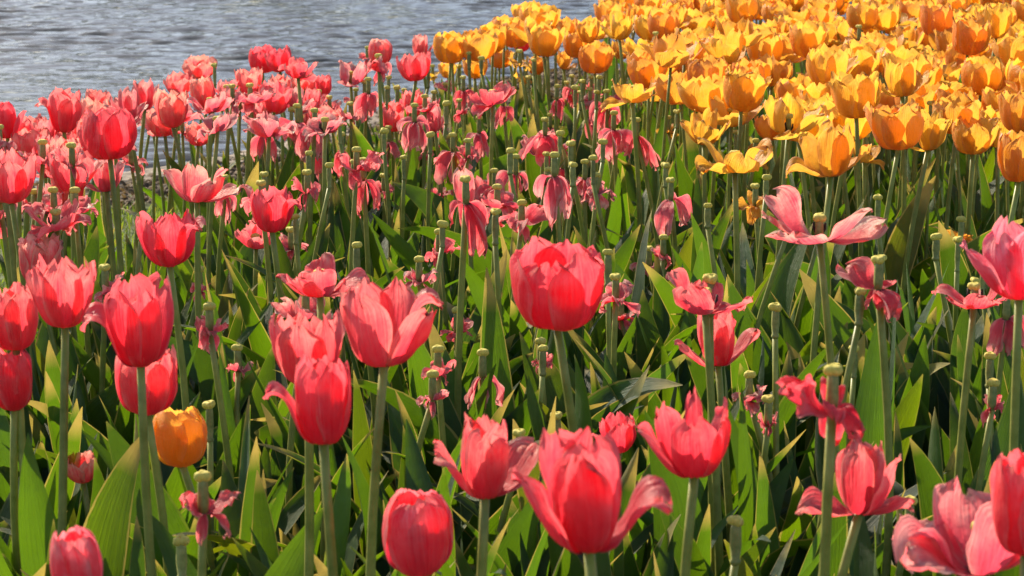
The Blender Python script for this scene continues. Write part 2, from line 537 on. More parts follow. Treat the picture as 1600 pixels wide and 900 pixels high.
def stem_curve(dx, dy, h, rng, n=9):
    t = np.linspace(0, 1, n)
    bx, by = rng.uniform(-.022, .022), rng.uniform(-.015, .015)
    x = dx * t ** 1.5 + bx * np.sin(t * PI)
    y = dy * t ** 1.5 + by * np.sin(t * PI)
    return np.stack([x, y, h * t], -1)


def leaf_geo(rng, nu=7, nv=20, style=0):
    """unit-length leaf standing at the origin, leaning out towards +x"""
    t = np.linspace(0, 1, nv)
    a0 = rng.uniform(2, 14)
    if style == 0:      # upright
        a1, bend = rng.uniform(6, 24), rng.uniform(-12, 22)
        ang = a0 + (a1 - a0) * t + bend * t ** 2
    elif style == 1:    # arching
        ang = a0 + rng.uniform(40, 80) * t ** 1.6
    elif style == 2:    # folded over
        kink = rng.uniform(.5, .75)
        ang = a0 + 15 * t + rng.uniform(70, 130) / (1 + np.exp(-(t - kink) * 28))
    else:               # sprawling
        ang = rng.uniform(30, 50) + rng.uniform(20, 55) * t
    ang = ang + rng.uniform(4, 14) * np.sin(t * rng.uniform(4, 8) + rng.uniform(0, 6)) * t
    side = rng.uniform(-30, 30) * t ** 1.3 + rng.uniform(-12, 12) * np.sin(t * 6)
    ang, side = np.radians(ang), np.radians(side)
    ds = 1.0 / (nv - 1)
    x = np.cumsum(np.sin(ang) * ds) - np.sin(ang[0]) * ds
    z = np.cumsum(np.cos(ang) * ds) - np.cos(ang[0]) * ds
    y = np.cumsum(np.sin(side) * ds)
    y -= y[0]
    tan = np.stack([np.sin(ang), np.sin(side), np.cos(ang)], -1)
    tan /= np.linalg.norm(tan, axis=1)[:, None]
    lat = np.cross(tan, np.stack([np.cos(ang), 0 * ang, -np.sin(ang)], -1))
    lat /= np.linalg.norm(lat, axis=1)[:, None]
    nor = np.cross(lat, tan)
    W = rng.choice((rng.uniform(.045, .065), rng.uniform(.06, .09), rng.uniform(.075, .10)))
    vm = rng.uniform(.36, .52)
    w = np.where(t < vm, .42 + .58 * np.sin(t / vm * PI / 2), np.cos(np.clip((t - vm) / (1.0 - vm), 0, 1) * PI / 2) ** .82) * W
    w[-1] = 0.0015
    uu = np.linspace(-1, 1, nu)
    tw = rng.uniform(-.6, .6) + rng.uniform(-1.5, 1.5) * t + .35 * np.sin(t * rng.uniform(3, 6) + rng.uniform(0, 6))
    fold = rng.uniform(.5, 1.25) * (1 - .55 * t)
    p1, p2, f1 = rng.uniform(0, 6), rng.uniform(0, 6), rng.uniform(6, 12)
    co = np.zeros((nv, nu, 3))
    for i in range(nv):
        a = uu * fold[i]
        k = max(fold[i], .05)
        lx = np.sin(a) / k * w[i]
        up = (1 - np.cos(a)) / k * w[i] + .10 * w[i] * np.abs(uu) ** 2 * np.sin(f1 * t[i] + (p1 if 1 else 0) + np.sign(uu) * p2)
        c, s_ = math.cos(tw[i]), math.sin(tw[i])
        lx, up = lx * c - up * s_, lx * s_ + up * c
        co[i] = np.array([x[i], y[i], z[i]]) + lx[:, None] * lat[i] - up[:, None] * nor[i] * (1 if True else 0)
    Uu, Vv = np.meshgrid((uu + 1) / 2, t)
    return co.reshape(-1, 3), np.stack([Uu, Vv], -1).reshape(-1, 2), grid_quads(nu, nv)


LRND = random.Random(21)
LEAVES = {s: [] for s in range(4)}
for s, cnt in ((0, 34), (1, 14), (2, 9), (3, 8)):
    for _ in range(cnt):
        c_, u_, q_ = leaf_geo(LRND, style=s)
        LEAVES[s].append(mesh_np('leaf', c_, q_, u_, M_LEAF))


def add_leaves(root, rng, n, lmin, lmax, sun_tint=1.0, spread=.012):
    if root.location.x < -.50 and root.location.y > 3.45:
        n, lmax = min(n, 2), min(lmax, .27)
    elif 2.5 < root.location.y < 4.9:
        lmin, lmax = lmin + .04, lmax + .05
    if root.location.y < 3.1:
        n += 1
    a = rng.uniform(0, 2 * PI)
    for i in range(n):
        a += 2 * PI / max(n, 1) * rng.uniform(.7, 1.3) + (PI if n == 2 else 0) * 0
        st = rng.choices((0, 1, 2, 3), (.58, .24, .09, .09))[0]
        me = rng.choice(LEAVES[st])
        L = rng.uniform(lmin, lmax)
        tone = rng.uniform(.62, 1.2)
        yel = rng.uniform(0, 1) ** 5
        tc_ = (tone * (1 + .5 * yel), tone * (1 + .12 * yel), tone * (1 - .2 * yel))
        if rng.random() < .3:
            tc_ = (tone * .95, tone * .98, tone * 1.7)
        if rng.random() < .035:
            tc_ = (1.5, .9, 1.3)
        o = link('leaf', me, root, tc_)
        o.location = (math.cos(a) * spread, math.sin(a) * spread, rng.uniform(-.005, .03))
        o.rotation_euler = (0, 0, a)
        ws = rng.uniform(.85, 1.3) * (.28 / L) ** .5
        o.scale = (L * 1.0, L * ws, L)


PLANTS = []      # records used for labels: name object, kind, px, py, size, descr


def root_empty(name, x, y, z=0.0):
    o = bpy.data.objects.new(name, None)
    COL.objects.link(o)
    o.location = (x, y, z)
    o.empty_display_size = 0.02
    return o


def ground_z(x, y):
    return 0.0


def solve_depth(py, hpx, realh, zt):
    best = None
    for i in range(240):
        d = 1.15 + i * 0.03
        if d > 8.0:
            break
        z = HC - d * SP + (450 - py) / FPX * d * CP
        if z < .05:
            continue
        c = ((z - zt) / .05) ** 2
        if hpx:
            c += (math.log(hpx * d / FPX / realh) / .13) ** 2
        if best is None or c < best[0]:
            best = (c, d)
    return best[1]


def stem_mesh(path, r0, r1, ns=8):
    v, q, t = tube(path, np.linspace(r0, r1, len(path)), ns)
    return mesh_np('stem', v, q, None, M_STEM, tris=t)


BASES = []


def make_tulip(colour, kind, px, py, hpx, wpx, mods=(), zt=.46, tint=None, label=None, short=None, hero=1, leaves=3, seed=None, az0=None, ruf=None, pos=None, lean=0):
    rng = random.Random(seed if seed is not None else int(px * 131 + py * 17 + hpx))
    rh = REALH[kind] * (1.0 if colour == 'pink' else .98)
    if pos is None:
        d = solve_depth(py, hpx, rh, zt)
        P = at(px, py, d)
    else:
        P, d = pos
    H = hpx * d / FPX if hpx else rh
    name = 'pink_tulip' if colour == 'pink' else 'yellow_tulip'
    ddx, ddy = rng.uniform(-.03, .03) + lean, rng.uniform(-.02, .03)
    bx, by = P.x - ddx, P.y - ddy
    root = root_empty(name, bx, by)
    BASES.append((bx, by))
    mat = M_PINK if colour == 'pink' else M_YEL
    path = stem_curve(ddx, ddy, P.z, rng)
    link('stem', stem_mesh(path, *((.0050, .0036, 8), (.0043, .0033, 8), (.0036, .0028, 6))[hero]), root, (rng.uniform(.85, 1.15),) * 3)
    ps = flower(kind, rng, mods, hero, az0, ruf)
    allv = np.vstack([p[0] for p in ps])
    hz = allv[:, 2].max() - min(0, allv[:, 2].min())
    wx = allv[:, 0].max() - allv[:, 0].min()
    sz = H / hz
    sx = sz
    if wpx:
        sx = min(max(wpx * d / FPX / wx, sz * .62), sz * 1.5)
    head = np.array([ddx, ddy, P.z])
    tl = rng.uniform(-8, 8) if hero else rng.uniform(-4, 1)
    tl2 = rng.uniform(-2, 9)
    ct, st_ = math.cos(math.radians(tl)), math.sin(math.radians(tl))
    c2, s2 = math.cos(math.radians(tl2)), math.sin(math.radians(tl2))
    if tint is None:
        tint = (1, 1, 1)
        if colour == 'pink':
            e = rng.uniform(0, 1)
            tint = (1.0, .8 + .8 * e, .85 + .4 * e) if kind in 'CEBG' else (1 - .15 * e, 1 + .5 * e, 1 + .4 * e)
        else:
            e = rng.uniform(0, 1)
            tint = (1.0, .92 + .2 * e, 1.0)
    for co, uv, (nu, nv) in ps:
        v = co * np.array([sx, sx, sz])
        v = np.stack([v[:, 0] * ct + v[:, 2] * st_, v[:, 1], -v[:, 0] * st_ + v[:, 2] * ct], -1)
        v = np.stack([v[:, 0], v[:, 1] * c2 - v[:, 2] * s2, v[:, 1] * s2 + v[:, 2] * c2], -1) + head
        e = rng.uniform(.93, 1.07)
        link('petal', mesh_np('petal', v, grid_quads(nu, nv), uv, mat), root, tuple(min(2.5, c * e) for c in tint))
    if kind in 'OWDK' or hero == 0:
        ph = H * (.42 if kind in 'OW' else .30)
        if kind in 'DK':
            ph = .028
        n = np.array([[0, 0, 0], [0, 0, ph * .25], [0, 0, ph * .8], [0, 0, ph]])
        v, q, t = tube(n + head, (.0036, .0046, .0042, .0034), 8)
        pi = link('pistil', mesh_np('pistil', v, q, None, M_PIST, tris=t), root)
        sg = link('stigma', rng.choice(STIG), pi)
        sg.location = Vector(head) + Vector((0, 0, ph))
        sg.scale = (.85, .85, .85)
        if hero < 2 and (kind == 'W' or kind == 'O'):
            ph = min(ph, .016)
            for k in range(rng.choice((3, 4, 5))):
                a = k * PI / 3 + rng.uniform(-.3, .3)
                o_ = rng.uniform(.006, .011)
                zz = ph * rng.uniform(.5, .9)
                pts = np.array([[0.002 * math.cos(a), .002 * math.sin(a), 0], [o_ * .6 * math.cos(a), o_ * .6 * math.sin(a), zz * .5], [o_ * math.cos(a), o_ * math.sin(a), zz], [o_ * 1.05 * math.cos(a), o_ * 1.05 * math.sin(a), zz + .006]])
                v, q, t = tube(pts + head, (.0007, .0008, .0016, .0010), 5)
                link('stamen', mesh_np('stamen', v, q, None, M_ANTH, tris=t), root)
    add_leaves(root, rng, leaves, .22, .38)
    words_ = {'C': 'closed cup', 'E': 'egg shaped closed', 'B': 'rounded open cup', 'G': 'tall goblet', 'O': 'loosely open', 'W': 'wide open', 'D': 'drooping wilted', 'K': 'crumpled faded'}[kind]
    root['category'] = 'tulip'
    root['group'] = 'pink tulips in the flower bed' if colour == 'pink' else 'yellow tulips in the flower bed'
    PLANTS.append(dict(o=root, kind=words_ + (' pink tulip' if colour == 'pink' else ' yellow tulip'), px=px, py=py - (hpx or 40) / 2, label=label, short=short))
    return root


def make_spent(px, py, d=None, zt=.43, hero=1, label=None, short=None, leaves=3, thick=1.0):
    rng = random.Random(int(px * 77 + py * 191))
    if d is None:
        d = solve_depth(py, 0, 1, zt + rng.uniform(-.05, .04))
    P = at(px, py, d)
    ddx, ddy = rng.uniform(-.06, .06), rng.uniform(-.04, .04)
    root = root_empty('spent_tulip', P.x - ddx, P.y - ddy)
    BASES.append((P.x - ddx, P.y - ddy))
    h = P.z
    cap = rng.uniform(.026, .04)
    path = stem_curve(ddx, ddy, h - cap, rng)
    link('stem', stem_mesh(path, .0041, .0032), root, (rng.uniform(.85, 1.2),) * 3)
    top = path[-1]
    thick = thick * rng.uniform(.8, 1.08)
    n = np.array([[0, 0, -.002], [0, 0, 0], [0, 0, .0015], [0, 0, .003], [0, 0, cap * .45], [0, 0, cap * .85], [0, 0, cap]])
    v, q, t = tube(n + top, np.array((.0034, .0043, .0044, .0034, .0046, .0042, .0033)) * thick, 8)
    pi = link('pistil', mesh_np('pistil', v, q, None, M_PIST, tris=t), root, (rng.uniform(.8, 1.2),) * 3)
    sg = link('stigma', rng.choice(STIG), pi)
    sg.location = Vector(top) + Vector((0, 0, cap + .001))
    k = rng.uniform(.72, .98)
    sg.scale = (k, k, k)
    sg.rotation_euler = (rng.uniform(-.2, .2), rng.uniform(-.2, .2), rng.uniform(0, 6))
    add_leaves(root, rng, leaves, .22, .38)
    root['category'] = 'tulip'
    root['group'] = 'tulip stalks that have lost their petals'
    PLANTS.append(dict(o=root, kind='petalless green tulip stalk', px=px, py=py, label=label, short=short))


# ------------------------------------------------------------------ hand-placed pink tulips
DEEP = (1.0, .62, .74)
MID = (1.0, .92, .92)
PALE = (1.0, 1.6, 1.4)
P_ = 'pink'
# kind, base x, base y, height px, width px, petal overrides, z target, tint, hero, label, short name
HEROES = [
    ('C', 870, 508, 136, 148, (), .48, DEEP, 0, 'largest deep red pink tulip, a full closed cup beside a bare stem', 'the big deep red cup'),
    ('G', 220, 570, 140, 108, ((-95, 'flare'), (75, 'up')), .47, DEEP, 0, 'tall goblet pink tulip with one petal curling outward, above the lone orange tulip', 'the tall goblet above the orange tulip'),
    ('C', 230, 645, 108, 96, (), .42, MID, 0, 'pink cup partly hidden behind the stem of the tall goblet tulip', None),
    ('E', 22, 640, 98, 66, (), .42, DEEP, 0, 'small egg shaped pink tulip with pointed top at the picture edge', 'the small pink egg at the edge'),
    ('B', 102, 510, 115, 92, (), .46, MID, 0, 'crinkle topped pink tulip beside the small cup at the edge', 'the crinkled pink cup'),
    ('C', 25, 545, 106, 80, (), .46, MID, 0, 'pink cup cut by the picture edge, standing over the small egg shaped one', None),
    ('G', 58, 440, 78, 70, (), .46, PALE, 1, 'pale pink tulip half hidden behind the crinkle topped one', None),
    ('K', 165, 455, 50, 64, ((0, 'lean'), (90, 'lean')), .45, PALE, 1, 'crumpled pink bloom between the crinkled cup and the tall goblet', None),
    ('B', 600, 570, 138, 138, ((88, 'flare'), (60, 'lean')), .46, MID, 0, 'wide pink bowl tulip with a flared petal on one side and pale crinkled top', 'the wide pink bowl'),
    ('C', 505, 692, 142, 108, ((-88, 'flare'),), .46, DEEP, 0, 'glossy pink cup with a petal peeling off, in front of another pink cup', 'the pink cup with the peeling petal'),
    ('B', 482, 600, 122, 118, (), .46, MID, 0, 'pink cup directly behind the one with the peeling petal', None),
    ('K', 478, 498, 62, 84, ((0, 'lean'), (180, 'spike'), (-80, 'lean')), .45, PALE, 1, 'loose crumpled pink bloom behind the wide pink bowl', None),
    ('E', 655, 892, 135, 112, (), .38, (1.0, .95, 1.1), 0, 'squat egg shaped pink tulip low down among the leaves', 'the squat pink egg'),
    ('E', 126, 950, 135, 80, (), .46, (1, 1.1, 1.25), 0, 'narrow pointed pink bud cut off by the lower picture edge', 'the pointed pink bud'),
    ('G', 920, 858, 196, 150, ((-70, 'lean'), (82, 'wing2'), (15, 'up')), .46, DEEP, 0, 'largest and nearest pink tulip, a vase shape with ruffled petals spreading at both sides', 'the big vase shaped tulip'),
    ('O', 758, 775, 133, 124, ((-75, 'lean'), (0, 'up'), (60, 'up'), (180, 'up'), (120, 'lean')), .43, MID, 0, 'ragged open pink tulip beside the big vase shaped one', 'the ragged open tulip'),
    ('B', 1085, 742, 136, 150, ((-85, 'lean'), (170, 'spike'), (100, 'cup')), .44, DEEP, 0, 'pink cup with ruffled upright tips and a dark base, on a split double stem', 'the ruffled cup with dark base'),
    ('B', 968, 706, 62, 72, ((-60, 'lean'), (180, 'up')), .40, DEEP, 1, 'frilly crumpled red bloom peeping over the big vase shaped tulip', None),
    ('B', 1030, 788, 52, 82, (), .34, (.9, 1.3, 1.2), 1, 'dull mauve pink small cup in shade behind the big vase shaped tulip', None),
    ('O', 1342, 802, 122, 135, ((-92, 'flat'), (85, 'flat'), (-10, 'up'), (60, 'lean'), (180, 'up'), (130, 'up')), .43, MID, 0, 'broken open pink tulip with two petals lying out flat either side', 'the broken tulip with flat petals'),
    ('C', 1603, 862, 172, 88, (), .46, DEEP, 0, 'tall pink tulip cut off by the picture edge beside wilted curling petals', 'the cut off tulip'),
    ('O', 1530, 892, 170, 150, ((-75, 'wing2'), (-110, 'fold'), (20, 'lean'), (90, 'lean')), .40, (1, 1.4, 1.4), 0, 'collapsing pink tulip with long curled petals at the picture corner', 'the collapsing tulip'),
    ('G', 1122, 570, 98, 108, ((-80, 'wing'), (85, 'lean')), .42, MID, 0, 'leaning pink tulip with mauve side petals behind a dark stalk', 'the mauve sided tulip'),
    ('W', 1102, 490, 80, 136, ((-35, 'wing'), (90, 'wing'), (0, 'gone'), (180, 'wing'), (-100, 'lean'), (120, 'flat')), .44, MID, 0, 'funnel shaped open pink tulip with a yellow stigma showing in front', 'the open funnel tulip'),
    ('W', 1280, 375, 80, 196, ((-92, 'wing'), (88, 'wing'), (-35, 'wing'), (60, 'lean'), (-110, 'lean'), (180, 'gone')), .47, (1, 1.6, 1.4), 0, 'butterfly shaped wide open pink tulip with petals spread below the yellow bed', 'the butterfly shaped tulip'),
    ('B', 425, 362, 72, 74, ((88, 'flare'),), .44, DEEP, 0, 'small round pink cup with one bent petal, alone among green leaves', 'the small round cup'),
    ('B', 265, 415, 90, 88, ((85, 'flare'),), .46, DEEP, 0, 'round red pink cup with one loose petal, above the grassy gap', 'the round red cup'),
    ('C', 172, 248, 83, 86, (), .47, DEEP, 0, 'full red pink cup with pale crinkled rim against the bank', 'the pale rimmed cup'),
    ('G', 100, 206, 68, 76, ((-90, 'flare'),), .47, MID, 1, 'pink cup with a curled side petal against the water', 'the curled petal cup by the water'),
    ('E', 12, 216, 60, 44, ((88, 'lean'),), .47, DEEP, 1, 'small rounded pink tulip at the picture edge against the water', 'the waterside tulip at the edge'),
    ('B', 18, 316, 84, 66, (), .46, MID, 0, 'pink cup at the picture edge below the waterside blooms', None),
    ('W', 308, 315, 66, 126, ((-95, 'lean'), (-5, 'up'), (80, 'lean'), (100, 'wing'), (180, 'gone'), (40, 'wing')), .46, (1, 1.5, 1.3), 0, 'wide open dusty pink tulip like an open hand above the grassy gap', 'the dusty open tulip'),
    ('B', 112, 298, 68, 88, ((90, 'lean'),), .46, MID, 1, 'open pink cup leaning beside the dark stigma stalk', None),
    ('W', 88, 358, 62, 104, (), .44, MID, 1, 'splayed pink tulip with dark stamens showing', 'the splayed tulip with dark stamens'),
    ('B', 1592, 466, 132, 112, ((-80, 'lean'),), .48, (1, 1.05, 1.3), 0, 'large ruffled pink tulip at the picture edge beside a splayed one', 'the ruffled tulip at the edge'),
    ('W', 1522, 478, 72, 126, (), .44, MID, 0, 'splayed pink tulip with pale torn petals beside the large ruffled one', None),
    ('K', 1372, 452, 92, 100, ((0, 'hang'), (80, 'droop'), (-80, 'droop')), .43, MID, 0, 'dangling wrinkled pink petals behind a thick bare stalk', None),
    ('K', 1300, 640, 150, 140, ((-60, 'lean'), (-90, 'lean'), (60, 'hang')), .38, DEEP, 0, 'nearly finished tulip with two upright petals and one hanging', 'the nearly finished tulip'),
    ('W', 500, 462, 84, 148, ((0, 'lean'), (-90, 'wing'), (90, 'wing2'), (180, 'lean')), .43, MID, 0, 'star shaped open pink tulip with veined petals and folded tips', 'the star shaped tulip'),
    ('C', 410, 112, 40, 46, (), .49, DEEP, 1, 'red pink cup standing against the lake, one of a touching pair', 'the red pair by the lake'),
    ('B', 438, 112, 40, 42, (), .49, DEEP, 1, 'second cup of the touching pair against the lake, with a ruffled rim', None),
    ('W', 466, 122, 42, 34, ((0, 'lean'), (90, 'lean')), .48, MID, 1, 'ragged small pink bloom next to the touching pair', None),
    ('E', 592, 102, 42, 38, (), .49, PALE, 1, 'pointed pale pink bud, tallest of the blooms against the lake', 'the pointed bud against the lake'),
    ('B', 650, 126, 46, 56, (), .48, MID, 1, 'round pink cup touching a flared one at the start of the yellow tulips', 'the cup before the yellows'),
    ('G', 658, 90, 38, 34, ((80, 'lean'),), .50, PALE, 1, 'pale flared pink tulip standing highest over the lake beside the yellows', None),
    ('C', 816, 80, 33, 28, (), .50, (1, 1.0, 1.2), 1, 'the lone pink cup standing among the far yellow tulips', 'the lone pink cup among yellows'),
    ('W', 770, 163, 46, 78, ((90, 'wing'), (-90, 'wing'), (0, 'lean')), .47, MID, 1, 'open pink star with dark centre and one raised petal, nearest the yellow tulips', 'the dark centred pink star'),
    ('D', 728, 318, 92, 62, ((0, 'droop'), (-90, 'hang')), .44, MID, 0, 'long drooping skirt of faded pink petals under a brown node', 'the drooping pink skirt'),
    ('G', 730, 322, 62, 34, ((0, 'up'), (180, 'up'), (60, 'gone'), (120, 'gone'), (-60, 'gone'), (-120, 'gone')), .46, PALE, 1, 'pair of petals standing upright over the drooping skirt', None),
]
for h in HEROES:
    make_tulip(P_, h[0], h[1], h[2], h[3], h[4], h[5], h[6], h[7], h[9], h[10], hero=h[8])

MINOR_PINK = [
    # waterside row and the cluster behind it: kind, x, y base, height, width
    ('B', 312, 122, 34, 54), ('B', 280, 148, 34, 48), ('C', 320, 168, 50, 40), ('G', 270, 198, 60, 56), ('O', 226, 172, 52, 56), ('O', 200, 190, 56, 50),
    ('B', 152, 170, 32, 40), ('W', 355, 150, 34, 46), ('W', 340, 205, 46, 54), ('K', 285, 208, 26, 60), ('W', 236, 190, 28, 52), ('K', 375, 172, 30, 40),
    ('B', 392, 148, 44, 42), ('O', 428, 168, 44, 34), ('O', 462, 176, 42, 48), ('G', 440, 160, 44, 34), ('G', 476, 152, 40, 40), ('G', 506, 150, 36, 26),
    ('O', 548, 132, 42, 56), ('K', 592, 112, 46, 32), ('D', 570, 150, 36, 36), ('K', 498, 165, 30, 36), ('D', 465, 192, 52, 54), ('O', 490, 196, 36, 50),
    ('K', 556, 160, 22, 44), ('D', 576, 146, 40, 34), ('K', 548, 185, 30, 34), ('B', 612, 204, 46, 46), ('G', 642, 186, 48, 36), ('K', 664, 174, 34, 46),
    ('K', 678, 164, 22, 26), ('W', 696, 140, 20, 36), ('D', 724, 142, 34, 30), ('K', 718, 178, 24, 22), ('D', 786, 166, 34, 26), ('K', 652, 222, 24, 42),
    ('K', 688, 206, 26, 26), ('K', 574, 92, 22, 24), ('K', 632, 160, 20, 30), ('K', 515, 175, 30, 30), ('W', 410, 205, 28, 60), ('D', 400, 170, 36, 24),
    ('K', 924, 140, 22, 32), ('D', 894, 138, 26, 26), ('D', 886, 148, 24, 24), ('K', 922, 160, 24, 36), ('D', 870, 156, 34, 22), ('D', 928, 184, 30, 32),
    ('D', 948, 166, 42, 24), ('K', 960, 158, 26, 30), ('D', 860, 200, 26, 18), ('K', 990, 155, 22, 24), ('K', 875, 232, 32, 40), ('K', 962, 238, 22, 30),
    ('D', 995, 214, 52, 26), ('D', 500, 246, 40, 22), ('D', 534, 236, 44, 28), ('D', 608, 222, 34, 28), ('K', 642, 232, 22, 34), ('K', 700, 236, 22, 32),
    ('K', 664, 248, 22, 22), ('D', 568, 282, 60, 24), ('K', 600, 300, 26, 30), ('D', 410, 212, 42, 20), ('K', 688, 306, 28, 40), ('K', 815, 350, 52, 74),
    ('D', 806, 272, 48, 36), ('D', 866, 276, 76, 50), ('D', 914, 280, 46, 56), ('D', 1048, 312, 56, 56), ('K', 1036, 402, 34, 30), ('K', 1014, 418, 26, 46),
    ('K', 686, 395, 42, 54), ('K', 655, 440, 44, 50), ('D', 352, 306, 46, 18), ('K', 312, 455, 38, 28), ('K', 328, 520, 58, 48), ('K', 372, 580, 34, 40),
    ('K', 676, 625, 42, 46), ('D', 754, 590, 50, 26), ('K', 684, 585, 44, 50), ('K', 962, 470, 52, 66), ('K', 970, 500, 30, 56), ('K', 714, 520, 34, 52),
    ('B', 130, 752, 46, 50), ('K', 318, 800, 78, 84), ('D', 1572, 498, 60, 32), ('K', 1550, 640, 46, 22), ('K', 1170, 625, 38, 50), ('K', 845, 570, 36, 30),
    ('B', 50, 248, 50, 60), ('O', 80, 262, 52, 64), ('K', 30, 270, 44, 60), ('K', 120, 258, 44, 52), ('K', 205, 258, 30, 70), ('B', 150, 200, 50, 50),
    ('K', 870, 690, 34, 40), ('K', 812, 720, 40, 44), ('K', 1200, 665, 40, 30), ('K', 1420, 830, 44, 60), ('K', 560, 470, 34, 36), ('O', 400, 388, 44, 60),
    ('K', 455, 390, 36, 44), ('K', 55, 330, 40, 56),
]
for _i in range(26):
    _r = random.Random(500 + _i)
    _x = _r.uniform(-10, 520)
    _t = float(np.interp(_x, [0, 120, 300, 400, 590], [185, 165, 120, 105, 100]))
    MINOR_PINK.append((_r.choice('BGOKOW'), _x, _t + 50 + _r.uniform(-18, 60), _r.uniform(36, 50), _r.uniform(40, 58)))
for _i in range(36):
    _r = random.Random(900 + _i)
    if _i < 14:
        _x, _y = _r.uniform(-10, 170), _r.uniform(215, 345)
        _k, _h = _r.choice('BGKOK'), _r.uniform(50, 66)
    elif _i < 36:
        _x, _y = _r.uniform(380, 960), _r.uniform(190, 330)
        _k, _h = _r.choice('DKDKO'), _r.uniform(34, 54)
    else:
        _x, _y = _r.uniform(1180, 1600), _r.uniform(450, 800)
        _k, _h = _r.choice('DK'), _r.uniform(50, 76)
    MINOR_PINK.append((_k, _x, _y, _h, _h * _r.uniform(.8, 1.3)))
LOW = {(312, 455), (328, 520), (372, 580), (676, 625), (754, 590), (684, 585), (130, 752), (318, 800), (1550, 640), (1170, 625), (845, 570), (870, 690), (812, 720), (1200, 665), (1420, 830), (686, 395), (655, 440), (1036, 402), (1014, 418), (970, 500), (714, 520)}
for k, x, y, h, w_ in MINOR_PINK:
    low = (x, y) in LOW
    zt = .42 if low else (.42 if k in 'DK' else .47)
    if x > 600 and y > 180 and not low:
        zt = .40
    if k in 'DK':
        h, w_ = h * 1.15, w_ * 1.15
    make_tulip(P_, k, x, y, h, w_, zt=zt, hero=1 if h > 38 else 2, leaves=3)

